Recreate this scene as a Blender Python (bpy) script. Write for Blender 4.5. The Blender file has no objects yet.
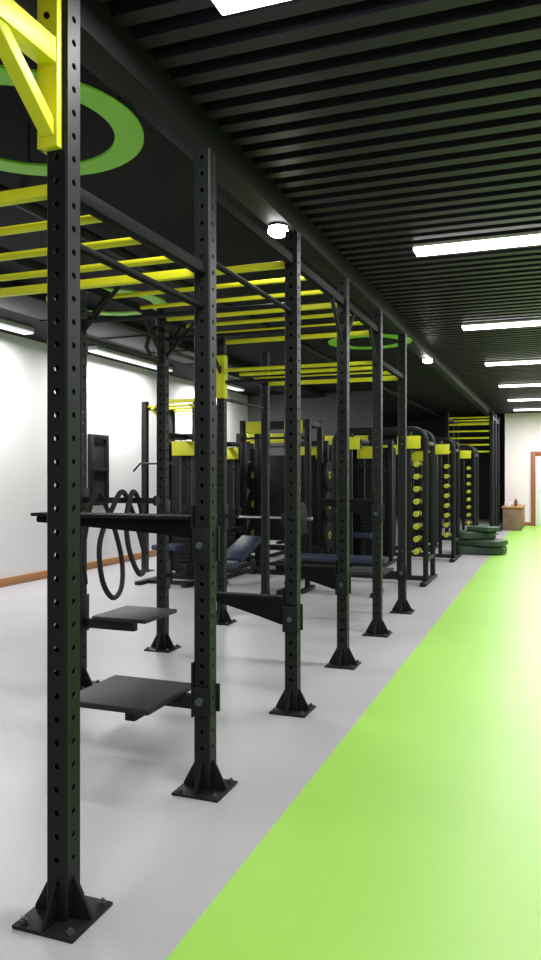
import bpy, bmesh, math, random
from mathutils import Vector, Matrix
random.seed(4)
S = bpy.context.scene
COL = S.collection
ORG = {}

# ------------------------------------------------------------------ materials
def mat(name, col, rough=0.5, metal=0.0, var=0.08, scale=8.0, bump=0.0, emit=0.0, spec=0.5):
    m = bpy.data.materials.new(name); m.use_nodes = True
    nt = m.node_tree; b = nt.nodes['Principled BSDF']
    b.inputs['Roughness'].default_value = rough
    b.inputs['Metallic'].default_value = metal
    b.inputs['Specular IOR Level'].default_value = spec
    tc = nt.nodes.new('ShaderNodeTexCoord'); nz = nt.nodes.new('ShaderNodeTexNoise')
    nz.inputs['Scale'].default_value = scale; nz.inputs['Detail'].default_value = 4
    nt.links.new(tc.outputs['Object'], nz.inputs['Vector'])
    mx = nt.nodes.new('ShaderNodeMix'); mx.data_type = 'RGBA'
    mx.inputs['A'].default_value = (*[c*(1-var) for c in col], 1)
    mx.inputs['B'].default_value = (*[min(1, c*(1+var)) for c in col], 1)
    nt.links.new(nz.outputs['Fac'], mx.inputs['Factor'])
    nt.links.new(mx.outputs['Result'], b.inputs['Base Color'])
    if bump:
        bp = nt.nodes.new('ShaderNodeBump'); bp.inputs['Strength'].default_value = bump
        bp.inputs['Distance'].default_value = 0.01
        nt.links.new(nz.outputs['Fac'], bp.inputs['Height']); nt.links.new(bp.outputs['Normal'], b.inputs['Normal'])
    if emit:
        b.inputs['Emission Color'].default_value = (*col, 1); b.inputs['Emission Strength'].default_value = emit
    return m

M = dict(
    black=mat('black_powder_coat', (0.007, 0.009, 0.009), 0.5, bump=0.05, spec=0.25),
    matte=mat('matte_black_paint', (0.005, 0.006, 0.006), 0.7, spec=0.1),
    rim=mat('hole_edge_steel', (0.07, 0.08, 0.075), 0.4, 0.2),
    rubber=mat('black_rubber', (0.008, 0.008, 0.010), 0.65, bump=0.2, scale=120, spec=0.2),
    deck=mat('grey_black_rubber_deck', (0.016, 0.016, 0.020), 0.55, bump=0.15, scale=90, spec=0.35),
    yellow=mat('yellow_paint', (0.74, 0.72, 0.02), 0.45, spec=0.3),
    mutedyellow=mat('muted_yellow_urethane', (0.54, 0.55, 0.02), 0.5, spec=0.3),
    dullyellow=mat('dull_yellow_rubber', (0.42, 0.40, 0.04), 0.6, spec=0.2),
    steel=mat('brushed_steel', (0.45, 0.45, 0.46), 0.35, 0.9),
    navy=mat('navy_vinyl', (0.012, 0.02, 0.05), 0.5, bump=0.1, scale=40),
    rope=mat('black_rope', (0.010, 0.010, 0.011), 0.8, bump=0.5, scale=160),
    wall=mat('white_wall_paint', (0.77, 0.77, 0.77), 0.8, var=0.03, scale=2),
    cream=mat('white_far_wall_paint', (0.88, 0.80, 0.83), 0.8, var=0.03, scale=2),
    dark=mat('dark_wall_paint', (0.03, 0.029, 0.03), 0.8),
    greywall=mat('grey_wall_paint', (0.08, 0.08, 0.085), 0.8),
    ceil=mat('black_ceiling_paint', (0.007, 0.006, 0.009), 0.85, spec=0.2),
    slat=mat('black_ceiling_slat', (0.018, 0.012, 0.026), 0.5, spec=0.3),
    beam=mat('black_soffit', (0.009, 0.009, 0.011), 0.6, spec=0.2),
    wood=mat('orange_wood', (0.42, 0.20, 0.07), 0.5, var=0.2, scale=14),
    redwood=mat('reddish_brown_wood', (0.30, 0.10, 0.05), 0.5, var=0.25, scale=10),
    brown=mat('brown_counter', (0.22, 0.14, 0.10), 0.6, var=0.35, scale=6),
    ring=mat('green_ring_paint', (0.24, 0.58, 0.035), 0.5),
    bag=mat('green_mat_foam', (0.025, 0.055, 0.03), 0.5, var=0.5, scale=9, bump=0.3),
    whitep=mat('white_laminate', (0.8, 0.8, 0.8), 0.4, var=0.02),
    brownp=mat('brown_plastic', (0.16, 0.07, 0.04), 0.4, var=0.05),
    glass=mat('dark_glass', (0.03, 0.033, 0.04), 0.1),
    housing=mat('white_housing', (0.6, 0.6, 0.6), 0.5),
    lamp=mat('lamp_glow', (1.0, 0.98, 1.0), 0.5, var=0.0, emit=7.0),
    strip=mat('strip_glow', (0.9, 0.9, 0.92), 0.5, var=0.0, emit=0.75),
    bulb=mat('bulb_glow', (1.0, 0.98, 1.0), 0.5, var=0.0, emit=30.0),
    duct=mat('black_duct', (0.012, 0.012, 0.014), 0.6, spec=0.2),
)
def floor_mat():
    m = bpy.data.materials.new('floor_two_tone_vinyl'); m.use_nodes = True
    nt = m.node_tree; b = nt.nodes['Principled BSDF']
    tc = nt.nodes.new('ShaderNodeTexCoord'); sp = nt.nodes.new('ShaderNodeSeparateXYZ')
    nt.links.new(tc.outputs['Object'], sp.inputs[0])
    gt = nt.nodes.new('ShaderNodeMath'); gt.operation = 'GREATER_THAN'; gt.inputs[1].default_value = -1.09
    nt.links.new(sp.outputs['X'], gt.inputs[0])
    nz = nt.nodes.new('ShaderNodeTexNoise'); nz.inputs['Scale'].default_value = 1.3; nz.inputs['Detail'].default_value = 6
    nt.links.new(tc.outputs['Object'], nz.inputs['Vector'])
    n2 = nt.nodes.new('ShaderNodeTexNoise'); n2.inputs['Scale'].default_value = 90; n2.inputs['Detail'].default_value = 2
    nt.links.new(tc.outputs['Object'], n2.inputs['Vector'])
    mx = nt.nodes.new('ShaderNodeMix'); mx.data_type = 'RGBA'
    mx.inputs['A'].default_value = (0.42, 0.415, 0.435, 1); mx.inputs['B'].default_value = (0.34, 0.65, 0.10, 1)
    nt.links.new(gt.outputs[0], mx.inputs['Factor'])
    av = nt.nodes.new('ShaderNodeMath'); av.operation = 'ADD'
    nt.links.new(nz.outputs['Fac'], av.inputs[0]); nt.links.new(n2.outputs['Fac'], av.inputs[1])
    mr = nt.nodes.new('ShaderNodeMapRange')
    mr.inputs['From Min'].default_value = 0.6; mr.inputs['From Max'].default_value = 1.4
    mr.inputs['To Min'].default_value = 0.93; mr.inputs['To Max'].default_value = 1.06
    nt.links.new(av.outputs[0], mr.inputs['Value'])
    vm = nt.nodes.new('ShaderNodeVectorMath'); vm.operation = 'SCALE'
    nt.links.new(mx.outputs['Result'], vm.inputs[0]); nt.links.new(mr.outputs['Result'], vm.inputs['Scale'])
    nt.links.new(vm.outputs[0], b.inputs['Base Color'])
    b.inputs['Roughness'].default_value = 0.38
    b.inputs['Specular IOR Level'].default_value = 0.5
    return m
M['floor'] = floor_mat()

# ------------------------------------------------------------------ mesh helpers
def NB(): return bmesh.new()
def box(bm, x0, x1, y0, y1, z0, z1, bev=0.0, rot=None, mi=0):
    c = Vector(((x0+x1)/2, (y0+y1)/2, (z0+z1)/2))
    mt = Matrix.Translation(c)
    if rot is not None: mt = mt @ rot
    mt = mt @ Matrix.Diagonal((x1-x0, y1-y0, z1-z0, 1))
    r = bmesh.ops.create_cube(bm, size=1.0, matrix=mt)
    vs = r['verts']
    for f in {f for v in vs for f in v.link_faces}: f.material_index = mi
    if bev:
        es = list({e for v in vs for e in v.link_edges})
        bmesh.ops.bevel(bm, geom=es, offset=bev, segments=2, affect='EDGES', profile=0.5)
def tube(bm, pts, r, n=10, closed=False, mi=0):
    pts = [Vector(p) for p in pts]; N = len(pts)
    rs = r if isinstance(r, (list, tuple)) else [r]*N
    tang = []
    for i in range(N):
        a = pts[(i-1) % N] if (closed or i > 0) else pts[i]
        b = pts[(i+1) % N] if (closed or i < N-1) else pts[i]
        tang.append((b-a).normalized())
    up = Vector((0, 0, 1)) if abs(tang[0].z) < 0.9 else Vector((1, 0, 0))
    u = tang[0].cross(up).normalized(); rings = []
    for i in range(N):
        u = (u - tang[i]*u.dot(tang[i])).normalized(); v = tang[i].cross(u)
        rings.append([bm.verts.new(pts[i] + (u*math.cos(2*math.pi*k/n) + v*math.sin(2*math.pi*k/n))*rs[i]) for k in range(n)])
    for i in range(N if closed else N-1):
        A = rings[i]; B = rings[(i+1) % N]
        for k in range(n):
            f = bm.faces.new((A[k], A[(k+1) % n], B[(k+1) % n], B[k])); f.material_index = mi
    if not closed:
        f = bm.faces.new(rings[0][::-1]); f.material_index = mi
        f = bm.faces.new(rings[-1]); f.material_index = mi
def annulus(bm, prof, n=32):
    """closed profile of (x, r) points turned about the x axis"""
    rings = [[bm.verts.new((x, r*math.cos(2*math.pi*k/n), r*math.sin(2*math.pi*k/n))) for k in range(n)] for x, r in prof]
    m = len(prof)
    for i in range(m):
        A = rings[i]; B = rings[(i+1) % m]
        for k in range(n): bm.faces.new((A[k], A[(k+1) % n], B[(k+1) % n], B[k]))
def prism(bm, poly, axis, a, b, mi=0):
    """poly: 2D points in the plane of the two remaining axes, extruded a..b along axis"""
    def P(p, t):
        return {'x': (t, p[0], p[1]), 'y': (p[0], t, p[1]), 'z': (p[0], p[1], t)}[axis]
    A = [bm.verts.new(P(p, a)) for p in poly]; B = [bm.verts.new(P(p, b)) for p in poly]
    n = len(poly)
    bm.faces.new(A).material_index = mi; bm.faces.new(B[::-1]).material_index = mi
    for k in range(n):
        bm.faces.new((A[k], B[k], B[(k+1) % n], A[(k+1) % n])).material_index = mi
def build(name, bm, mats, parent=None, origin=None, smooth=True):
    o0 = Vector(ORG[parent.name]) if parent is not None else Vector(origin or (0, 0, 0))
    bmesh.ops.translate(bm, verts=bm.verts, vec=-o0)
    bmesh.ops.recalc_face_normals(bm, faces=bm.faces)
    me = bpy.data.meshes.new(name); bm.to_mesh(me); bm.free()
    for m in (mats if isinstance(mats, (list, tuple)) else [mats]): me.materials.append(m)
    if smooth:
        me.shade_smooth(); me.set_sharp_from_angle(angle=math.radians(38))
    o = bpy.data.objects.new(name, me); COL.objects.link(o)
    if parent is not None: o.parent = parent
    else: o.location = o0
    ORG[o.name] = o0
    return o
def tag(o, label, cat, group=None):
    o['label'] = label; o['category'] = cat
    if group: o['group'] = group
    return o
def thing(name, label, cat, loc=(0, 0, 0), group=None):
    o = bpy.data.objects.new(name, None); COL.objects.link(o); o.location = loc
    o.empty_display_size = 0.1
    ORG[o.name] = Vector(loc)
    return tag(o, label, cat, group)
def struct(o):
    o['kind'] = 'structure'; return o
def copy_tree(o, parent=None):
    c = o.copy(); COL.objects.link(c)
    if parent is not None: c.parent = parent
    for ch in list(o.children): copy_tree(ch, c)
    return c
def dup(o, loc, label, group=None, rz=None):
    c = copy_tree(o); c.location = loc; c['label'] = label
    if group: c['group'] = group
    if rz is not None: c.rotation_euler.z = rz
    return c

# ------------------------------------------------------------------ room shell
CZ = 3.30
XL, XR, YB, YF = -6.7, 5.0, -4.0, 26.0
bm = NB(); box(bm, XL-0.2, XR, YB, YF, -0.1, 0); struct(build('floor', bm, M['floor'], smooth=False))
bm = NB(); box(bm, XL-0.2, XR, YB, YF, CZ, CZ+0.1); ceil = struct(build('ceiling', bm, M['ceil'], smooth=False))
bm = NB()
y = -3.9
while y < 22.9:
    box(bm, -1.60, XR, y, y+0.078, 3.22, CZ); y += 0.165
build('slat_panel', bm, M['slat'], ceil, smooth=False)
bm = NB(); box(bm, -1.75, -1.60, YB, 23.0, 3.07, CZ, 0.006); struct(build('trim_1', bm, M['beam']))
bm = NB(); box(bm, XL-0.2, XL, YB, YF, 0, CZ)
wl = struct(build('wall_left', bm, M['wall'], smooth=False))
bm = NB(); box(bm, XR, XR+0.1, YB, YF, 0, CZ); struct(build('wall_right', bm, M['wall'], smooth=False))
bm = NB(); box(bm, XL-0.2, XR, YF, YF+0.1, 0, CZ); struct(build('wall_back', bm, M['dark'], smooth=False))
bm = NB(); box(bm, XL, -3.75, 16.4, 16.6, 0, CZ); struct(build('wall_inner', bm, M['greywall'], smooth=False))
bm = NB(); box(bm, -1.35, XR, 23.0, 23.15, 0, CZ); struct(build('wall_far', bm, M['cream'], smooth=False))
bm = NB(); box(bm, XL, XL+0.02, YB, 16.4, 0, 0.11, 0.004); struct(build('baseboard_left', bm, M['wood']))
bm = NB(); box(bm, -1.35, -0.64, 22.98, 23.0, 0, 0.1, 0.003); struct(build('baseboard_far', bm, M['redwood']))
# narrow window in left wall
bm = NB()
for (a, b, c, d) in ((9.92, 9.99, 0.98, 2.08), (10.36, 10.43, 0.98, 2.08), (9.99, 10.36, 0.98, 1.05), (9.99, 10.36, 2.0, 2.08), (9.99, 10.36, 1.50, 1.55)):
    box(bm, XL, XL+0.06, a, b, c, d, 0.004)
w = struct(build('window_1', bm, M['black']))
bm = NB(); box(bm, XL, XL+0.02, 9.99, 10.36, 1.05, 2.0); build('pane', bm, M['glass'], w, smooth=False)
# door in far wall
dx = 0.09
bm = NB()
box(bm, -0.72+dx, -0.60+dx, 22.93, 23.0, 0, 2.12, 0.006); box(bm, 0.42+dx, 0.54+dx, 22.93, 23.0, 0, 2.12, 0.006); box(bm, -0.60+dx, 0.42+dx, 22.93, 23.0, 2.0, 2.12, 0.006)
d = struct(build('door_1', bm, M['redwood']))
bm = NB(); box(bm, -0.60+dx, 0.42+dx, 22.96, 23.0, 0.005, 2.0, 0.003); build('door_leaf', bm, M['whitep'], d)
bm = NB(); tube(bm, [(-0.5+dx, 22.96, 1.0), (-0.5+dx, 22.91, 1.0), (-0.38+dx, 22.91, 1.0)], 0.012); build('door_handle', bm, M['steel'], d)

# ------------------------------------------------------------------ lights
def area(parent, loc, sx, sy, power, col=(1, 0.985, 0.98)):
    L = bpy.data.lights.new('lamp_light', 'AREA'); L.shape = 'RECTANGLE'; L.size = sx; L.size_y = sy
    L.energy = power; L.color = col
    o = bpy.data.objects.new('lamp_light', L); COL.objects.link(o); o.parent = parent; o.location = loc
    return o
def panel(x0, x1, y0, y1, zb, zt, label, group, power, glow='lamp'):
    t = thing('ceiling_light', label, 'light', ((x0+x1)/2, (y0+y1)/2, zt), group)
    bm = NB(); box(bm, x0, x1, y0, y1, zb+0.025, zt, 0.004); build('housing', bm, M['housing'], t)
    bm = NB(); box(bm, x0+0.004, x1-0.004, y0+0.004, y1-0.004, zb, zb+0.025, 0.004); build('diffuser', bm, M[glow], t)
    area(t, (0, 0, zb-zt-0.01), (x1-x0)*0.95, (y1-y0)*0.9, power)
    return t
names = ['behind the viewpoint', 'nearest, cut by the top picture edge', 'second from the top',
         'third from the top', 'fourth from the top', 'fifth from the top', 'sixth from the top', 'farthest, by the white far wall']
for i, yy in enumerate((-0.55, 2.54, 5.93, 9.2, 12.35, 15.5, 18.5, 21.3)):
    x0 = -1.17 if i < 2 else -1.02
    hw = 0.07 if i < 2 else 0.095
    panel(x0, x0+(1.0 if i == 1 else 2.6), yy-hw, yy+hw, 3.170, 3.22, 'white LED light bar on black slats, ' + names[i], 'LED bars across the slatted ceiling', 50 if i == 1 else (115 if i > 4 else 88))
for i, (a, b, nm) in enumerate(((1.5, 3.9, 'unseen, added beside the nearest rig bay for fill light'), (6.6, 7.9, 'nearest in view'), (9.3, 11.6, 'above the dark window'), (13.2, 14.8, 'deepest, added to brighten the wall'))):  # first (out of view) and last strips are added to brighten the left side
    panel(-6.28, -6.12, a, b, 3.22, CZ, 'white LED strip along the white left wall, ' + nm, 'LED strips along the left wall', 92, 'strip')
for i, (xx, yy, nm) in enumerate(((-1.68, 4.63, 'above the second and third uprights'), (-1.645, 10.6, 'further along the soffit near the dumbbell racks'))):
    t = thing('downlight', 'small round glowing spotlight under the long soffit, ' + nm, 'light', (xx, yy, 3.07), 'spotlights on the soffit')
    bm = NB(); tube(bm, [(xx, yy, 3.07), (xx, yy, 3.055)], 0.062, 24); build('can', bm, M['black'], t)
    bm = NB(); tube(bm, [(xx, yy, 3.055), (xx, yy, 3.03), (xx, yy, 3.01), (xx, yy, 2.998), (xx, yy, 2.994)], [0.06, 0.066, 0.06, 0.04, 0.013], 24); build('bulb', bm, M['bulb'], t)
    area(t, (0, 0, -0.10), 0.08, 0.08, 8)

# ------------------------------------------------------------------ ceiling rings, ducts
def ring(x, y, r0, r1, label):
    t = thing('ceiling_ring', label, 'ceiling ring', (x, y, CZ), 'green rings under the black ceiling')
    bm = NB(); n = 64; zt = 3.06
    def R(r, z): return [bm.verts.new((x+r*math.cos(2*math.pi*k/n), y+r*math.sin(2*math.pi*k/n), z)) for k in range(n)]
    a, b, c, d = R(r1, zt), R(r1, zt-0.012), R(r0, zt-0.012), R(r0, zt)
    for p, q in ((a, b), (b, c), (c, d), (d, a)):
        for k in range(n): bm.faces.new((p[k], p[(k+1) % n], q[(k+1) % n], q[k]))
    build('ring', bm, M['ring'], t)
    for k in range(3):
        an = 2.2+k*2*math.pi/3; rm = (r0+r1)/2
        bm = NB(); tube(bm, [(x+rm*math.cos(an), y+rm*math.sin(an), zt), (x+rm*math.cos(an), y+rm*math.sin(an), CZ)], 0.006, 8); build('hanger', bm, M['black'], t)
ring(-2.30, 2.90, 0.41, 0.545, 'large flat green ring above the nearest rig bay')
ring(-2.09, 9.0, 0.36, 0.50, 'flat green ring past the far end of the rig')
ring(-3.90, 6.1, 0.42, 0.55, 'flat green ring between the rig and the white left wall')
bm = NB(); box(bm, -5.4, -4.8, YB+0.5, 16.3, 3.19, 3.30, 0.01)
yy = -2.5
while yy < 16: box(bm, -5.42, -4.78, yy, yy+0.04, 3.175, 3.30); yy += 1.2
tag(build('air_duct', bm, M['duct'], origin=(-5.1, 10, 3.3)), 'long black rectangular air duct under ceiling left of the rig', 'duct')
bm = NB()
tube(bm, [(-3.2, YB+0.5, 3.2), (-3.2, 24, 3.2)], 0.04, 12)
yy = -2
while yy < 24: box(bm, -3.21, -3.19, yy, yy+0.03, 3.2, 3.30); yy += 2.0
tag(build('ceiling_pipe', bm, M['duct'], origin=(-3.2, 10, 3.3)), 'thin black pipe hung under black ceiling above the rig', 'pipe')

# ------------------------------------------------------------------ holed upright
W = 0.080
def holed_post(name, h, z0=0.012, pitch=0.075, hr=0.0115):
    c = 0.006; hw = W/2-c; V = []; F = []; MI = []
    n = int((h-z0)/pitch); p = (h-z0)/n
    def add(pt): V.append(pt); return len(V)-1
    for k in range(4):
        ca, sa = [(1, 0), (0, 1), (-1, 0), (0, -1)][k]
        def P(s, z, d=W/2): return (ca*d - sa*s, sa*d + ca*s, z)
        for i in range(n):
            zc = z0+(i+0.5)*p; hh = p/2
            outer = [(hw, 0), (hw, hh), (0, hh), (-hw, hh), (-hw, 0), (-hw, -hh), (0, -hh), (hw, -hh)]
            O = [add(P(a, zc+b)) for a, b in outer]
            I = [add(P(hr*math.cos(q*math.pi/4), zc+hr*math.sin(q*math.pi/4))) for q in range(8)]
            D = [add(P(hr*math.cos(q*math.pi/4), zc+hr*math.sin(q*math.pi/4), W/2-0.005)) for q in range(8)]
            for q in range(8):
                r = (q+1) % 8
                F.append((O[q], O[r], I[r], I[q])); MI.append(0)
                F.append((I[q], I[r], D[r], D[q])); MI.append(1)
        # chamfer strip
        k2 = (k+1) % 4; cb, sb = [(1, 0), (0, 1), (-1, 0), (0, -1)][k2]
        a0 = P(hw, z0); a1 = P(hw, h)
        b0 = (cb*W/2 + sb*hw, sb*W/2 - cb*hw, z0); b1 = (b0[0], b0[1], h)
        F.append(tuple(add(q) for q in (a0, b0, b1, a1))); MI.append(0)
    e = W/2
    oct_ = [(e, hw), (hw, e), (-hw, e), (-e, hw), (-e, -hw), (-hw, -e), (hw, -e), (e, -hw)]
    F.append(tuple(add((a, b, h)) for a, b in oct_)); MI.append(0)
    me = bpy.data.meshes.new(name); me.from_pydata(V, [], F)
    me.materials.append(M['black']); me.materials.append(M['rim'])
    for f, m_ in zip(me.polygons, MI): f.material_index = m_
    return me

P = [2.10, 3.18, 4.43, 5.62, 6.82, 8.02]
X1, X2 = -1.51, -3.06
rig = thing('training_rig', 'long black steel training rig with yellow monkey bars on bolted perforated uprights', 'training rig', (-2.285, 5.06, 0))
RO = Vector((-2.285, 5.06, 0))
me_a = holed_post('upright_tall', 3.05); me_b = holed_post('upright_front', 2.94); me_c = holed_post('upright_rear', 2.84)
def flat_mesh(name, bm, m, smooth=True):
    bmesh.ops.recalc_face_normals(bm, faces=bm.faces)
    me = bpy.data.meshes.new(name); bm.to_mesh(me); bm.free(); me.materials.append(m)
    if smooth: me.shade_smooth(); me.set_sharp_from_angle(angle=math.radians(38))
    return me
bm = NB(); box(bm, -0.115, 0.115, -0.115, 0.115, 0, 0.012, 0.002); me_plate = flat_mesh('base_plate', bm, M['black'])
bm = NB(); prism(bm, [(W/2, 0.012), (0.108, 0.012), (0.108, 0.022), (W/2+0.004, 0.14), (W/2, 0.14)], 'y', -0.006, 0.006); me_gus = flat_mesh('gusset', bm, M['black'], False)
bm = NB(); tube(bm, [(0, 0, 0.012), (0, 0, 0.022)], 0.013, 6); tube(bm, [(0, 0, 0.022), (0, 0, 0.03)], 0.007, 10); me_bolt = flat_mesh('bolt', bm, M['rim'])
def link(name, me, parent, loc=(0, 0, 0), rz=0):
    o = bpy.data.objects.new(name, me); COL.objects.link(o); o.parent = parent; o.location = loc; o.rotation_euler.z = rz
    ORG[o.name] = Vector(loc); return o
def upright(x, y, me):
    u = link('upright', me, rig, Vector((x, y, 0))-RO)
    link('base_plate', me_plate, u)
    for k in range(4): link('gusset', me_gus, u, rz=k*math.pi/2)
    for a in (-1, 1):
        for b in (-1, 1): link('bolt', me_bolt, u, (a*0.09, b*0.09, 0))
    return u
for i, yy in enumerate(P):
    upright(X1, yy, me_a if i == 0 else me_b); upright(X2, yy, me_c)
h = W/2
def rigbox(name, m, *a, bev=0.004):
    bm = NB(); box(bm, *a, bev); return build(name, bm, m, rig)
def rigtube(name, m, pts, r, n=12):
    bm = NB(); tube(bm, pts, r, n); return build(name, bm, m, rig)
# low ladder bay between uprights 1 and 2
for x in (X1, X2):
    rigbox('side_beam', M['matte'], x-0.024, x+0.024, P[0]+h, P[1]-h, 2.365, 2.415)
for yy in (P[0], P[1]):
    rigbox('cross_beam', M['yellow'], X2+h, X1-h, yy-0.018, yy+0.018, 2.368, 2.408)
for yy in (2.38, 2.66, 2.94):
    rigtube('rung', M['yellow'], [(X2+0.023, yy, 2.388), (X1-0.023, yy, 2.388)], 0.016)
# high ladder bays
for i in (1, 2, 3):
    for x in (X1, X2):
        rigbox('side_beam', M['matte'], x-0.022, x+0.022, P[i]+h, P[i+1]-h, 2.735, 2.79)
for i in (2, 3, 4):
    rigbox('cross_beam', M['yellow'], X2+h, X1-h, P[i]-0.018, P[i]+0.018, 2.73, 2.77)
for i in (2, 3):
    for k in (1, 2):
        yy = P[i]+(P[i+1]-P[i])*k/3
        rigtube('rung', M['yellow'], [(X2+0.021, yy, 2.762), (X1-0.021, yy, 2.762)], 0.016)
# far low ladder bay between uprights 5 and 6
for x in (X1, X2):
    rigbox('side_beam', M['matte'], x-0.022, x+0.022, P[4]+h, P[5]-h, 2.46, 2.51)
rigbox('cross_beam', M['yellow'], X2+h, X1-h, P[5]-0.018, P[5]+0.018, 2.455, 2.505)
for k in (0.0, 1, 2):
    yy = P[4]+(P[5]-P[4])*k/3 + (0.06 if k == 0 else 0)
    rigtube('rung', M['yellow'], [(X2+0.021, yy, 2.485), (X1-0.021, yy, 2.485)], 0.018)
# black pull-up bars, cross bars and braces
rigtube('pull_up_bar', M['black'], [(X2+h, P[3], 2.58), (X1-h, P[3], 2.58)], 0.017)
rigtube('pull_up_bar', M['black'], [(X2+h, P[2], 2.50), (X1-h, P[2], 2.50)], 0.017)
rigtube('pull_up_bar', M['black'], [(X2+h, P[4], 2.36), (X1-h, P[4], 2.36)], 0.017)
rigtube('pull_up_bar', M['black'], [(X2, P[3]+h, 2.50), (X2, P[4]-h, 2.50)], 0.017)
rigtube('pull_up_bar', M['matte'], [(X1, P[1]+h, 2.45), (X1, P[2]-h, 2.45)], 0.015)
rigtube('pull_up_bar', M['matte'], [(X1, P[0]+h, 2.22), (X1, P[1]-h, 2.22)], 0.016)
rigtube('pull_up_bar', M['black'], [(X2, P[2]+h, 2.58), (X2, P[3]-h, 2.58)], 0.017)
rigtube('pull_up_bar', M['black'], [(X2, P[2]+h, 2.40), (X2, P[3]-h, 2.40)], 0.017)
rigtube('pull_up_bar', M['black'], [(X2, P[4]+h, 2.20), (X2, P[5]-h, 2.20)], 0.017)
for x in (X1, X2):
    for i, s in ((2, 1), (3, -1), (3, 1), (4, -1)):
        if x == X1 and i == 2: continue
        rigtube('brace', M['black'], [(x, P[i]+s*(h-0.002), 2.45), (x, P[i]+s*0.32, 2.738)], 0.016, 8)
for i in (2, 3):
    rigtube('brace', M['black'], [(X2+h-0.002, P[i], 2.44), (X2+0.33, P[i], 2.732)], 0.016, 8)
rigtube('curved_grip', M['black'], [(X2, P[3]-h, 2.66), (X2, P[3]-0.10, 2.66), (X2-0.02, P[3]-0.18, 2.60), (X2-0.02, P[3]-0.24, 2.48), (X2, P[3]-0.19, 2.40), (X2, P[3]-0.10, 2.38)], 0.017)
rigbox('yellow_sleeve', M['yellow'], X2-0.044, X2+0.044, P[4]-0.044, P[4]+0.044, 2.20, 2.62)
# yellow end bracket on the first upright
bm = NB()
box(bm, X1-h-0.012, X1+0.024, P[0]-h-0.03, P[0]-h, 2.50, 3.06, 0.003)
box(bm, X1-h-0.012, X1-h, P[0]-h-0.03, P[0]-h+0.032, 2.50, 3.06, 0.002)
eb = build('end_bracket', bm, M['yellow'], rig)
bm = NB(); box(bm, X1-0.042, X1+0.022, P[0]-0.95, P[0]-h-0.03, 2.765, 2.845, 0.003); build('beam', bm, M['yellow'], eb)
bm = NB(); a = Vector((X1-0.01, P[0]-h-0.02, 2.55)); b = Vector((X1-0.01, P[0]-0.34, 2.78))
ang = math.atan2(b.z-a.z, b.y-a.y)
mid = (a+b)/2; L = (b-a).length
box(bm, mid.x-0.025, mid.x+0.025, mid.y-L/2, mid.y+L/2, mid.z-0.022, mid.z+0.022, 0.003, rot=Matrix.Rotation(ang, 4, 'X'))
build('brace', bm, M['yellow'], eb)
for z in (2.60, 2.92):
    bm = NB(); tube(bm, [(X1-0.012, P[0]-h-0.030, z), (X1-0.012, P[0]-h-0.038, z)], 0.010, 8); build('bracket_bolt', bm, M['black'], eb)

# ------------------------------------------------------------------ attachments on the rig
def spotter(loc, label, ln=0.47, drop=0.10, pad=0.034):
    x, y, z = loc
    t = thing('spotter_arm', label, 'rack arm', loc, 'spotter arms on the rig')
    xi = x-h-0.001   # inner face
    bm = NB(); prism(bm, [(xi-0.008, z-drop), (xi-0.03, z-drop), (xi-0.20, z-drop*0.5), (xi-ln, z+0.025), (xi-ln, z+0.055), (xi-0.008, z+0.06)], 'y', y-0.03, y+0.03)
    bmesh.ops.bevel(bm, geom=bm.edges[:], offset=0.004, segments=2, affect='EDGES'); build('arm', bm, M['matte'], t)
    # pad, tapering towards its free end when it is a wide one
    pe = max(0.034, pad*0.75)
    bm = NB(); prism(bm, [(xi-0.012, y-pad), (xi-ln*0.55, y-pad), (xi-ln-0.01, y-pe), (xi-ln-0.01, y+pe), (xi-ln*0.55, y+pad), (xi-0.012, y+pad)], 'z', z+0.056, z+0.072)
    bmesh.ops.bevel(bm, geom=bm.edges[:], offset=0.004, segments=2, affect='EDGES'); build('pad', bm, M['rubber'], t)
    bm = NB()
    box(bm, xi-0.008, xi, y-0.055, y+0.055, z-0.14, z+0.12, 0.002)
    box(bm, xi-0.008, xi+W+0.01, y-0.055, y-h-0.002, z-0.14, z+0.02, 0.002); box(bm, xi-0.008, xi+W+0.01, y+h+0.002, y+0.055, z-0.14, z+0.02, 0.002)
    build('bracket', bm, M['black'], t)
    bm = NB(); tube(bm, [(x, y-0.07, z-0.06), (x, y-0.055, z-0.06)], 0.016, 12); build('pin', bm, M['rim'], t)
    return t
spotter((X1, P[1], 1.19), 'black wide padded spotter arm at chest height on the second front upright', 0.88, 0.03, 0.085)
sp = spotter((X1, P[2], 0.63), 'black tapered spotter arm held at knee height on the third front upright', 0.5)
dup(sp, (X1, P[3], 0.68), 'black tapered spotter arm held at knee height on the fourth front upright')
dup(sp, (X1, P[4], 1.16), 'black spotter arm held at chest height on the fifth front upright')
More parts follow.
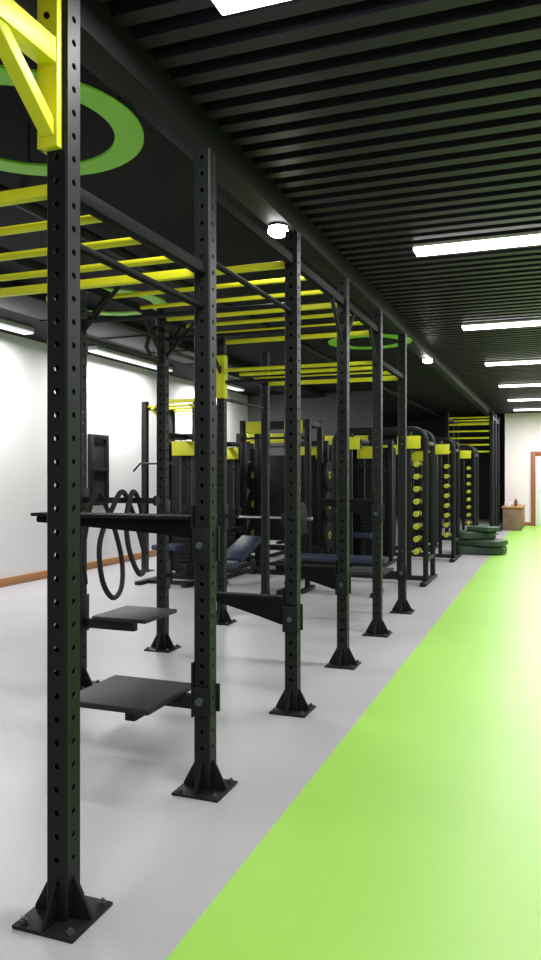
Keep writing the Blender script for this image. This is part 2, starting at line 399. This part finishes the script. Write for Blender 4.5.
def step(loc, label, sgn, c0=-0.42, d0=0.05, off=0.055, wd=0.445):
    x, y, z = loc
    t = thing('step_platform', label, 'step', loc, 'step platforms on the rig')
    def bx(bm, a, b, c, d, e, f, bev=0.003):
        xa, xb = sorted((x+sgn*a, x+sgn*b)); box(bm, xa, xb, y+c, y+d, z+e, z+f, bev)
    bm = NB(); bx(bm, h+off, h+off+wd, c0, d0, -0.03, 0.0, 0.012); build('deck', bm, M['deck'], t)
    bm = NB(); bx(bm, h+0.001, h+0.01, -0.05, 0.05, -0.12, 0.13); bx(bm, h+0.01, h+off+wd*0.75, -0.025, 0.025, -0.09, -0.03)
    ya, yb_ = (c0+0.06, -0.025) if c0 < -0.2 else (0.025, d0-0.06)
    bx(bm, h+off+0.10, h+off+0.15, ya, yb_, -0.08, -0.03)
    bx(bm, -h-0.012, h, -0.053, -h-0.003, -0.11, 0.02); bx(bm, -h-0.012, h, h+0.003, 0.053, -0.11, 0.02)
    build('bracket', bm, M['black'], t)
    bm = NB(); tube(bm, [(x, y-0.073, z-0.04), (x, y-0.053, z-0.04)], 0.018, 12); build('pin', bm, M['rim'], t)
    return t
step((X1, P[1], 0.46), 'black rubber step platform low on the second front upright, nearest in view', -1, -0.36, 0.09)
step((X2, P[2], 0.50), 'black step platform low on the nearest visible rear upright, below the hung rope', 1, -0.05, 0.40, 0.09, 0.42)
step((X1, P[5], 0.46), 'black step platform on the farthest front upright of the rig', -1)
# peg with battle rope
t = thing('storage_peg', 'black peg on the rear upright carrying a looped rope', 'peg', (X2, P[2], 1.28))
bm = NB(); tube(bm, [(X2+h+0.008, P[2], 1.28), (X2+h+0.56, P[2], 1.28)], 0.020, 14); tube(bm, [(X2+h+0.55, P[2], 1.28), (X2+h+0.57, P[2], 1.28)], 0.034, 16); build('bar', bm, M['black'], t)
bm = NB(); box(bm, X2+h+0.001, X2+h+0.008, P[2]-0.045, P[2]+0.045, 1.20, 1.36, 0.002); build('mount_plate', bm, M['black'], t)
CP = [(.08, -.10, .72), (.08, -.13, .92), (.09, -.10, 1.12), (.10, -.062, 1.265), (.11, 0, 1.338), (.12, .075, 1.25), (.10, .24, 1.04), (.11, .31, .82), (.17, .20, .655),
      (.25, -.04, .63), (.30, -.24, .78), (.29, -.25, 1.02), (.29, -.10, 1.235), (.30, 0, 1.338), (.315, .075, 1.245), (.36, .13, 1.04), (.44, .07, .86), (.47, -.06, .80),
      (.45, -.15, .95), (.41, -.13, 1.13), (.39, -.064, 1.265), (.39, 0, 1.338), (.40, .07, 1.24), (.42, .085, 1.05), (.46, .05, .93)]
CP = [Vector((X2+h+a, P[2]+b, c)) for a, b, c in CP]
pts = []
for i in range(len(CP)-1):
    p0 = CP[max(i-1, 0)]; p1 = CP[i]; p2 = CP[i+1]; p3 = CP[min(i+2, len(CP)-1)]
    for k in range(8):
        t_ = k/8
        pts.append(0.5*((2*p1)+(p2-p0)*t_+(2*p0-5*p1+4*p2-p3)*t_*t_+(3*p1-p0-3*p2+p3)*t_**3))
pts.append(CP[-1])
bm = NB(); tube(bm, pts, 0.0175, 10)
rp = build('battle_rope', bm, M['rope'], origin=(X2+0.2, P[2], 1.28))
tag(rp, 'black rope hung in loose drooping loops over a rig peg', 'rope')
# J hooks
def jhook(loc, label):
    x, y, z = loc
    t = thing('bar_hook', label, 'hook', loc, 'bar hooks on the rear uprights')
    bm = NB(); tube(bm, [(x+h+0.008, y, z), (x+h+0.07, y, z-0.01), (x+h+0.12, y, z-0.005), (x+h+0.15, y, z+0.03), (x+h+0.155, y, z+0.08)], 0.016, 12); build('hook', bm, M['black'], t)
    bm = NB(); box(bm, x+h+0.001, x+h+0.008, y-0.045, y+0.045, z-0.12, z+0.12, 0.002); build('mount_plate', bm, M['black'], t)
    return t
jh = jhook((X2, P[3], 0.62), 'black bar hook low on the second visible rear upright')
dup(jh, (X2, P[4], 1.05), 'black bar hook at waist height on the third visible rear upright')
dup(jh, (X2, P[3], 1.12), 'black bar hook at waist height on the second visible rear upright')

# ------------------------------------------------------------------ dumbbell racks with yellow ended dumbbells
XA0, XA1 = -2.85, -1.60
def arch_pts(x0, x1, zt, r, y):
    pts = [(x0, y, 0.0)]
    for k in range(7):
        a = math.pi - k*math.pi/12; pts.append((x0+r+r*math.cos(a), y, zt-r+r*math.sin(a)))
    for k in range(7):
        a = math.pi/2 - k*math.pi/12; pts.append((x1-r+r*math.cos(a), y, zt-r+r*math.sin(a)))
    pts.append((x1, y, 0.0)); return pts
ZS = [0.42+0.165*k for k in range(8)]
def arch_rack(y, label):
    t = thing('dumbbell_rack', label, 'dumbbell rack', ((XA0+XA1)/2, y, 0), 'black dumbbell racks')
    for dy in (0, 0.62):
        bm = NB(); tube(bm, arch_pts(XA0, XA1, 2.06, 0.16, y+dy), 0.036, 12); build('arch', bm, M['black'], t)
    for x in (XA0, XA1):
        bm = NB(); box(bm, x-0.04, x+0.04, y-0.25, y+0.80, 0, 0.05, 0.008); build('foot', bm, M['black'], t)
        bm = NB(); box(bm, x-0.025, x+0.025, y, y+0.62, 1.85, 1.90, 0.004); build('top_rail', bm, M['black'], t)
        bm = NB(); box(bm, x-0.025, x+0.025, y, y+0.62, 0.30, 0.35, 0.004); build('lower_rail', bm, M['black'], t)
    for x in (-1.82, -2.63):
        bm = NB(); box(bm, x-0.03, x+0.03, y-0.022, y+0.022, 0.05, 2.03, 0.004); build('inner_post', bm, M['black'], t)
    bm = NB(); box(bm, XA0+0.03, XA1-0.03, y-0.03, y+0.03, 0.05, 0.11, 0.004); build('lower_bar', bm, M['black'], t)
    for a, b in ((-2.80, -2.48), (-1.97, -1.66)):
        bm = NB(); box(bm, a, b, y-0.057, y-0.039, 1.80, 1.97, 0.008); build('header_panel', bm, M['mutedyellow'], t)
    for z in ZS:
        for a, b in ((-1.785, XA1-0.025), (XA0+0.025, -2.665)):
            bm = NB(); box(bm, a, b, y-0.055, y+0.055, z-0.03, z, 0.003); build('shelf', bm, M['black'], t)
    return t
racks = [10.15, 13.1, 16.6]
pos = ['nearest black dumbbell rack with yellow headers behind the rig', 'middle black dumbbell rack with yellow headers', 'farthest black dumbbell rack with yellow headers']
r0 = arch_rack(racks[0], pos[0])
for yy, lb in zip(racks[1:], pos[1:]): dup(r0, ((XA0+XA1)/2, yy, 0), lb)
db = thing('dumbbell', '', 'dumbbell', (0, 0, 0))
bm = NB(); tube(bm, [(0, -0.07, 0.017), (0, 0.07, 0.017)], 0.016, 10); build('handle', bm, M['steel'], db)
for s in (-1, 1):
    bm = NB(); tube(bm, [(0, s*0.062, 0.017), (0, s*0.066, 0.017), (0, s*0.115, 0.017), (0, s*0.125, 0.017)], [0.033, 0.039, 0.039, 0.030], 20); build('weight', bm, M['dullyellow'], db)
first = True
for yy, nm in zip(racks, ('nearest', 'middle', 'farthest')):
    for x, sd in ((-1.71, 'right'), (-2.74, 'left')):
        for z in ZS:
            o = db if first else copy_tree(db); first = False
            o.location = (x, yy, z+0.0005)
            o['label'] = 'round yellow ended dumbbell in the %s column of the %s dumbbell rack' % (sd, nm)
            o['group'] = 'dumbbells in the %s column of the %s dumbbell rack' % (sd, nm)

# ------------------------------------------------------------------ bench press with barbell
bx0, by0 = -3.62, 8.95
t = thing('weight_bench', 'navy padded press bench with black bar stands behind the rig', 'bench', (bx0, by0, 0))
for s in (-1, 1):
    bm = NB(); box(bm, bx0+s*0.5-0.035, bx0+s*0.5+0.035, by0+0.115, by0+0.185, 0.04, 1.02, 0.005)
    box(bm, bx0+s*0.5-0.035, bx0+s*0.5+0.035, by0-0.14, by0+0.115, 0.86, 0.90, 0.004); box(bm, bx0+s*0.5-0.035, bx0+s*0.5+0.035, by0-0.14, by0-0.10, 0.90, 0.97, 0.004)
    build('bar_stand', bm, M['black'], t)
    bm = NB(); box(bm, bx0+s*0.5-0.04, bx0+s*0.5+0.04, by0-0.30, by0+0.35, 0, 0.05, 0.005); build('foot', bm, M['black'], t)
bm = NB(); box(bm, bx0-0.5, bx0+0.5, by0+0.12, by0+0.18, 0.18, 0.24, 0.005); box(bm, bx0-0.03, bx0+0.03, by0-1.0, by0+0.13, 0.30, 0.36, 0.005)
box(bm, bx0-0.03, bx0+0.03, by0-1.0, by0-0.94, 0.03, 0.32, 0.005); box(bm, bx0-0.25, bx0+0.25, by0-1.01, by0-0.93, 0, 0.05, 0.005); box(bm, bx0-0.03, bx0+0.03, by0+0.07, by0+0.13, 0.18, 0.32, 0.004)
build('frame', bm, M['black'], t)
bm = NB(); box(bm, bx0-0.15, bx0+0.15, by0-1.05, by0-0.70, 0.36, 0.44, 0.025); build('seat', bm, M['navy'], t)
bm = NB(); box(bm, bx0-0.15, bx0+0.15, by0-0.66, by0+0.10, 0.50, 0.58, 0.025, rot=Matrix.Rotation(math.radians(16), 4, 'X')); build('backrest', bm, M['navy'], t)
bm = NB(); box(bm, bx0-0.03, bx0+0.03, by0-0.5, by0-0.45, 0.34, 0.47, 0.004); build('pad_support', bm, M['black'], t)
bm = NB(); box(bm, bx0-0.03, bx0+0.03, by0-0.08, by0-0.03, 0.34, 0.56, 0.004); build('pad_support', bm, M['black'], t)
bz = 0.917; yb = by0-0.02
t = thing('barbell', 'steel barbell with black plates racked on the navy bench', 'barbell', (bx0, yb, bz))
bm = NB(); tube(bm, [(bx0-0.82, yb, bz), (bx0+0.82, yb, bz)], 0.015, 12)
for s in (-1, 1): tube(bm, [(bx0+s*0.60, yb, bz), (bx0+s*0.83, yb, bz)], 0.024, 14)
build('bar', bm, M['steel'], t)
for s in (-1, 1):
    for k in range(2):
        bm = NB(); xx = bx0+s*(0.63+0.055*k); R = 0.20
        tube(bm, [(xx-0.022, yb, bz), (xx-0.018, yb, bz), (xx+0.018, yb, bz), (xx+0.022, yb, bz)], [R-0.008, R, R, R-0.008], 32)
        build('plate', bm, M['rubber'], t)
# flat bench past the end of the rig
fx, fy = -2.45, 9.05
t = thing('flat_bench', 'low flat navy bench with black legs just past the end of the rig', 'bench', (fx, fy, 0))
bm = NB(); box(bm, fx-0.56, fx+0.56, fy-0.14, fy+0.14, 0.39, 0.46, 0.022); build('pad', bm, M['navy'], t)
bm = NB(); box(bm, fx-0.50, fx+0.50, fy-0.03, fy+0.03, 0.33, 0.39, 0.005); build('spine', bm, M['black'], t)
for s in (-1, 1):
    bm = NB(); box(bm, fx+s*0.44-0.03, fx+s*0.44+0.03, fy-0.03, fy+0.03, 0.05, 0.33, 0.005); build('leg', bm, M['black'], t)
    bm = NB(); box(bm, fx+s*0.44-0.03, fx+s*0.44+0.03, fy-0.24, fy+0.24, 0, 0.05, 0.006); build('foot', bm, M['black'], t)

# ------------------------------------------------------------------ cable tower
cx, cy = -4.80, 9.50
t = cable = thing('cable_machine', 'tall black cable machine with angled yellow arms, left of the navy bench', 'exercise machine', (cx, cy, 0), 'lat pulldown machines')
for s in (-1, 1):
    bm = NB(); box(bm, cx+s*0.34-0.04, cx+s*0.34+0.04, cy-0.04, cy+0.04, 0.05, 2.02, 0.008); build('upright', bm, M['black'], t)
    bm = NB(); box(bm, cx+s*0.34-0.045, cx+s*0.34+0.045, cy-0.75, cy+0.35, 0, 0.05, 0.008); build('foot', bm, M['black'], t)
    bm = NB(); box(bm, cx+s*0.36-0.008, cx+s*0.36+0.008, cy+0.041, cy+0.30, 0.10, 1.90, 0.004); build('side_panel', bm, M['matte'], t)
    bm = NB(); tube(bm, [(cx+s*0.09, cy, 0.06), (cx+s*0.09, cy, 1.96)], 0.011, 10); build('guide_rod', bm, M['rim'], t)
bm = NB(); box(bm, cx-0.30, cx+0.30, cy-0.04, cy+0.04, 1.94, 2.02, 0.006); build('top_frame', bm, M['black'], t)
bm = NB(); box(bm, cx-0.30, cx+0.30, cy-0.04, cy+0.04, 0.0, 0.06, 0.006); build('base_bar', bm, M['black'], t)
bm = NB(); box(bm, cx-0.03, cx+0.03, cy-0.70, cy-0.04, 1.95, 2.01, 0.006); build('top_arm', bm, M['black'], t)
bm = NB(); box(bm, cx-0.20, cx+0.20, cy-0.062, cy-0.042, 1.72, 1.92, 0.008); build('header_panel', bm, M['mutedyellow'], t)
bm = NB()
for k in range(14): box(bm, cx-0.15, cx+0.15, cy-0.055, cy+0.055, 0.065+k*0.058, 0.065+k*0.058+0.052, 0.005)
build('weight_stack', bm, M['rubber'], t)
bm = NB(); box(bm, cx-0.30, cx+0.30, cy+0.045, cy+0.06, 0.1, 1.9, 0.004); build('shroud', bm, M['duct'], t)
bm = NB(); tube(bm, [(cx-0.015, cy-0.66, 1.92), (cx+0.015, cy-0.66, 1.92)], 0.055, 24); box(bm, cx-0.02, cx+0.02, cy-0.675, cy-0.645, 1.92, 1.97, 0.002); build('pulley', bm, M['black'], t)
bm = NB(); tube(bm, [(cx, cy-0.715, 1.92), (cx, cy-0.715, 1.60)], 0.005, 8); tube(bm, [(cx, cy-0.60, 1.95), (cx, cy-0.02, 1.93), (cx, cy, 0.88)], 0.005, 8); build('cable', bm, M['rubber'], t)
bm = NB(); tube(bm, [(cx-0.42, cy-0.715, 1.50), (cx-0.32, cy-0.715, 1.60), (cx+0.32, cy-0.715, 1.60), (cx+0.42, cy-0.715, 1.50)], 0.014, 10); build('pull_bar', bm, M['black'], t)
bm = NB(); box(bm, cx-0.18, cx+0.18, cy-0.68, cy-0.36, 0.46, 0.53, 0.02); build('seat', bm, M['navy'], t)
bm = NB(); box(bm, cx-0.035, cx+0.035, cy-0.55, cy-0.48, 0.05, 0.46, 0.005); box(bm, cx-0.30, cx+0.30, cy-0.55, cy-0.48, 0.0, 0.05, 0.005); build('seat_post', bm, M['black'], t)
dup(cable, (-5.25, 12.0, 0), 'black lat pulldown machine with yellow header, between the cage and nearest half rack')
dup(cable, (-3.90, 12.15, 0), 'black lat pulldown machine with yellow header, directly behind the nearest half rack')
dup(cable, (-5.1, 15.75, 0), 'black lat pulldown machine with yellow header, before the grey inner wall')
dup(cable, (-2.85, 12.3, 0), 'black lat pulldown machine with yellow header, behind the nearest dumbbell rack')
dup(cable, (-2.55, 15.2, 0), 'black lat pulldown machine with yellow header, behind the middle dumbbell rack')
# the nearest machine also has angled yellow pull-up arms on taller posts
for s in (-1, 1):
    bm = NB(); box(bm, cx+s*0.34-0.03, cx+s*0.34+0.03, cy-0.03, cy+0.03, 2.02, 2.46, 0.005); build('top_post', bm, M['black'], cable)
    bm = NB(); tube(bm, [(cx+s*0.34, cy-0.03, 2.20), (cx+s*0.40, cy-0.26, 2.36), (cx+s*0.24, cy-0.42, 2.38)], 0.020, 10); build('pull_up_arm', bm, M['yellow'], cable)
bm = NB(); box(bm, cx-0.42, cx+0.42, cy-0.025, cy+0.025, 2.46, 2.51, 0.005); build('top_bar', bm, M['yellow'], cable)

# ------------------------------------------------------------------ half racks packed behind the rig
def half_rack(x, y, label):
    t = thing('half_rack', label, 'half rack', (x, y, 0), 'half racks behind the rig')
    for s in (-1, 1):
        for dy in (0, 0.6):
            bm = NB(); box(bm, x+s*0.5-0.04, x+s*0.5+0.04, y+dy-0.04, y+dy+0.04, 0.05, 2.25, 0.006); build('upright', bm, M['black'], t)
        bm = NB(); box(bm, x+s*0.5-0.04, x+s*0.5+0.04, y-0.9, y+0.75, 0, 0.05, 0.006); build('foot', bm, M['black'], t)
        bm = NB(); box(bm, x+s*0.5-0.035, x+s*0.5+0.035, y+0.04, y+0.56, 2.15, 2.23, 0.005); build('side_rail', bm, M['black'], t)
        bm = NB(); box(bm, x+s*0.5-0.03, x+s*0.5+0.03, y-0.65, y-0.041, 0.62, 0.70, 0.005); build('safety_arm', bm, M['black'], t)
        for z in (0.55, 1.0, 1.45):
            bm = NB(); xa, xb = sorted((x+s*0.541, x+s*0.78)); tube(bm, [(xa, y+0.6, z), (xb, y+0.6, z)], 0.024, 12); build('plate_peg', bm, M['steel'], t)
    for dy, z in ((0, 2.15), (0.6, 2.15), (0.6, 0.3)):
        bm = NB(); box(bm, x-0.46, x+0.46, y+dy-0.035, y+dy+0.035, z, z+0.08, 0.005); build('cross_bar', bm, M['black'], t)
    for s in (-1, 1):
        bm = NB(); box(bm, x+s*0.30-0.14, x+s*0.30+0.14, y-0.052, y-0.036, 2.05, 2.23, 0.007); build('header_panel', bm, M['mutedyellow'], t)
    bm = NB(); tube(bm, [(x-0.46, y-0.12, 1.98), (x+0.46, y-0.12, 1.98)], 0.016, 10); build('pull_up_bar', bm, M['black'], t)
    for s in (-1, 1):
        bm = NB(); box(bm, x+s*0.48-0.02, x+s*0.48+0.02, y-0.14, y-0.0401, 1.95, 2.01, 0.004); build('bar_bracket', bm, M['black'], t)
    bm = NB(); box(bm, x-0.44, x+0.44, y+0.585, y+0.60, 0.45, 1.75, 0.004); build('back_panel', bm, M['duct'], t)
    return t
hr = half_rack(-3.80, 10.35, 'nearest black half rack with yellow top panels, behind the navy bench')
dup(hr, (-5.2, 13.5, 0), 'black half rack with yellow top panels behind the black cage')
dup(hr, (-3.85, 14.6, 0), 'black half rack in front of the end of the grey inner wall')
wp = thing('weight_plate', '', 'weight plate', (0, 0, 0))
bm = NB(); annulus(bm, [(-0.03, 0.06), (-0.03, 0.205), (-0.025, 0.215), (0.025, 0.215), (0.03, 0.205), (0.03, 0.06)]); build('disc', bm, M['rubber'], wp)
bm = NB(); annulus(bm, [(-0.033, 0.026), (-0.033, 0.06), (0.033, 0.06), (0.033, 0.026)], 20); build('hub', bm, M['dullyellow'], wp)
k = 0
for (rx, ry, nm) in ((-3.80, 10.35, 'nearest half rack'), (-5.2, 13.5, 'half rack behind the cage'), (-3.85, 14.6, 'half rack before the wall')):
    for s in (-1, 1):
        for z in (0.55, 1.0, 1.45):
            o = wp if k == 0 else copy_tree(wp); k += 1
            o.location = (rx+s*0.62, ry+0.6, z-0.0015)
            o['label'] = 'black weight plate with yellow hub on a peg of the ' + nm
            o['group'] = 'plates on the ' + nm

# ------------------------------------------------------------------ back cage near left wall, far rig
def frame_rig(name, label, cat, x0, x1, ys, zt, post, rung_step, zr, ladder=()):
    t = thing(name, label, cat, ((x0+x1)/2, (ys[0]+ys[-1])/2, 0))
    for x in (x0, x1):
        for y_ in ys:
            bm = NB(); box(bm, x-post/2, x+post/2, y_-post/2, y_+post/2, 0.01, zt, 0.005); u = build('upright', bm, M['black'], t)
            bm = NB(); box(bm, x-0.1, x+0.1, y_-0.1, y_+0.1, 0, 0.012, 0.002); build('base_plate', bm, M['black'], u)
        bm = NB(); box(bm, x-0.03, x+0.03, ys[0], ys[-1], zr-0.04, zr+0.04, 0.004); build('side_beam', bm, M['black'], t)
    yy = ys[0]
    while yy < ys[-1]+0.01:
        bm = NB(); tube(bm, [(x0, yy, zr), (x1, yy, zr)], 0.018, 10); build('rung', bm, M['yellow'], t); yy += rung_step
    for z in ladder:
        bm = NB(); tube(bm, [(x0, ys[0], z), (x1, ys[0], z)], 0.022, 10); build('rung', bm, M['yellow'], t)
    return t
frame_rig('power_cage', 'black cage with yellow top bars standing near the white left wall', 'power cage', -5.8, -4.95, [10.1, 10.95], 2.56, 0.085, 0.425, 2.48)
frame_rig('training_rig', 'distant black rig with yellow rungs at the far end of the lane', 'training rig', -2.40, -1.38, [18.4, 19.4, 20.4], 2.95, 0.085, 1.0, 2.80, (2.64, 2.48, 2.32, 2.16, 2.0))

# ------------------------------------------------------------------ green mats, counter
def mat_slab(x, y, z0, sx, sy, th, rz, label):
    bm = NB(); box(bm, x-sx/2, x+sx/2, y-sy/2, y+sy/2, z0, z0+th)
    bmesh.ops.subdivide_edges(bm, edges=bm.edges[:], cuts=7, use_grid_fill=True)
    c = Vector((x, y, z0+th/2)); hs = Vector((sx/2, sy/2, th/2)); ph = random.random()*9
    for v in bm.verts:
        q = Vector(((v.co.x-c.x)/hs.x, (v.co.y-c.y)/hs.y, (v.co.z-c.z)/hs.z))
        n = (abs(q.x)**8+abs(q.y)**8+abs(q.z)**8)**(1/8)
        q = q/n
        w_ = 1-0.12*(0.5+0.5*math.sin(q.x*5+ph)*math.sin(q.y*4+ph*2))
        p = Vector((q.x*hs.x*w_, q.y*hs.y*w_, q.z*hs.z))
        v.co = c + Matrix.Rotation(rz, 3, 'Z') @ p
    tag(build('gym_mat', bm, M['bag'], origin=(x, y, z0)), label, 'mat', 'green mats stacked on the floor')
zz = 0.0
for k, (ddx, dy, sx, th, rz, nm) in enumerate(((0, 0, 0.98, 0.16, 0.06, 'bottom mat'), (0.08, -0.07, 0.80, 0.11, -0.35, 'second mat from the floor'), (-0.12, 0.04, 0.72, 0.14, 0.4, 'second mat from the top'), (0.06, -0.02, 0.52, 0.09, -0.5, 'topmost mat'))):
    mat_slab(-1.30+ddx, 14.55+dy, zz, sx, 0.66 if k < 3 else 0.45, th, rz, 'dark green crumpled foam mat, %s of the floor pile' % nm); zz += th+0.001
t = thing('counter', 'low brown counter with wooden top beside the pale far wall', 'counter', (-1.03, 21.7, 0))
bm = NB(); box(bm, -1.28, -0.80, 20.8, 22.6, 0, 0.58, 0.02); build('body', bm, M['brown'], t)
bm = NB(); box(bm, -1.31, -0.77, 20.76, 22.64, 0.58, 0.62, 0.01); build('worktop', bm, M['wood'], t)
for k in range(3):
    bm = NB(); box(bm, -0.80, -0.787, 20.85+k*0.58, 21.38+k*0.58, 0.08, 0.54, 0.003); build('door', bm, M['redwood'], t)
# small items on the counter
bm = NB(); box(bm, -1.24, -1.09, 20.95, 21.15, 0.621, 0.74, 0.012)
tag(build('box', bm, M['whitep'], origin=(-1.17, 21.05, 0.621)), 'small white box at the near left end of the brown counter', 'box')
bm = NB(); tube(bm, [(-0.96, 21.1, 0.621), (-0.96, 21.1, 0.75), (-0.96, 21.1, 0.79), (-0.96, 21.1, 0.82)], [0.045, 0.045, 0.02, 0.02], 16)
b_ = build('bottle', bm, M['brownp'], origin=(-0.96, 21.1, 0.621)); tag(b_, 'small brown bottle at the near end of the brown counter', 'bottle')
bm = NB(); tube(bm, [(-0.96, 21.1, 0.82), (-0.96, 21.1, 0.845)], 0.024, 14); build('cap', bm, M['whitep'], b_)

# ------------------------------------------------------------------ world, camera
w = bpy.data.worlds.new('World'); S.world = w; w.use_nodes = True
w.node_tree.nodes['Background'].inputs['Color'].default_value = (0.97, 0.97, 1.0, 1)
w.node_tree.nodes['Background'].inputs['Strength'].default_value = 0.5
cam = bpy.data.cameras.new('Camera'); co = bpy.data.objects.new('Camera', cam); COL.objects.link(co)
co.location = (0, 0, 1.45); co.rotation_euler = (math.radians(90), 0, math.radians(20.5))
cam.lens = 28.5; cam.sensor_width = 36; cam.sensor_fit = 'AUTO'; cam.shift_y = -0.0052
cam.clip_start = 0.02
S.camera = co
S.view_settings.view_transform = 'Standard'
S.view_settings.exposure = 0.0
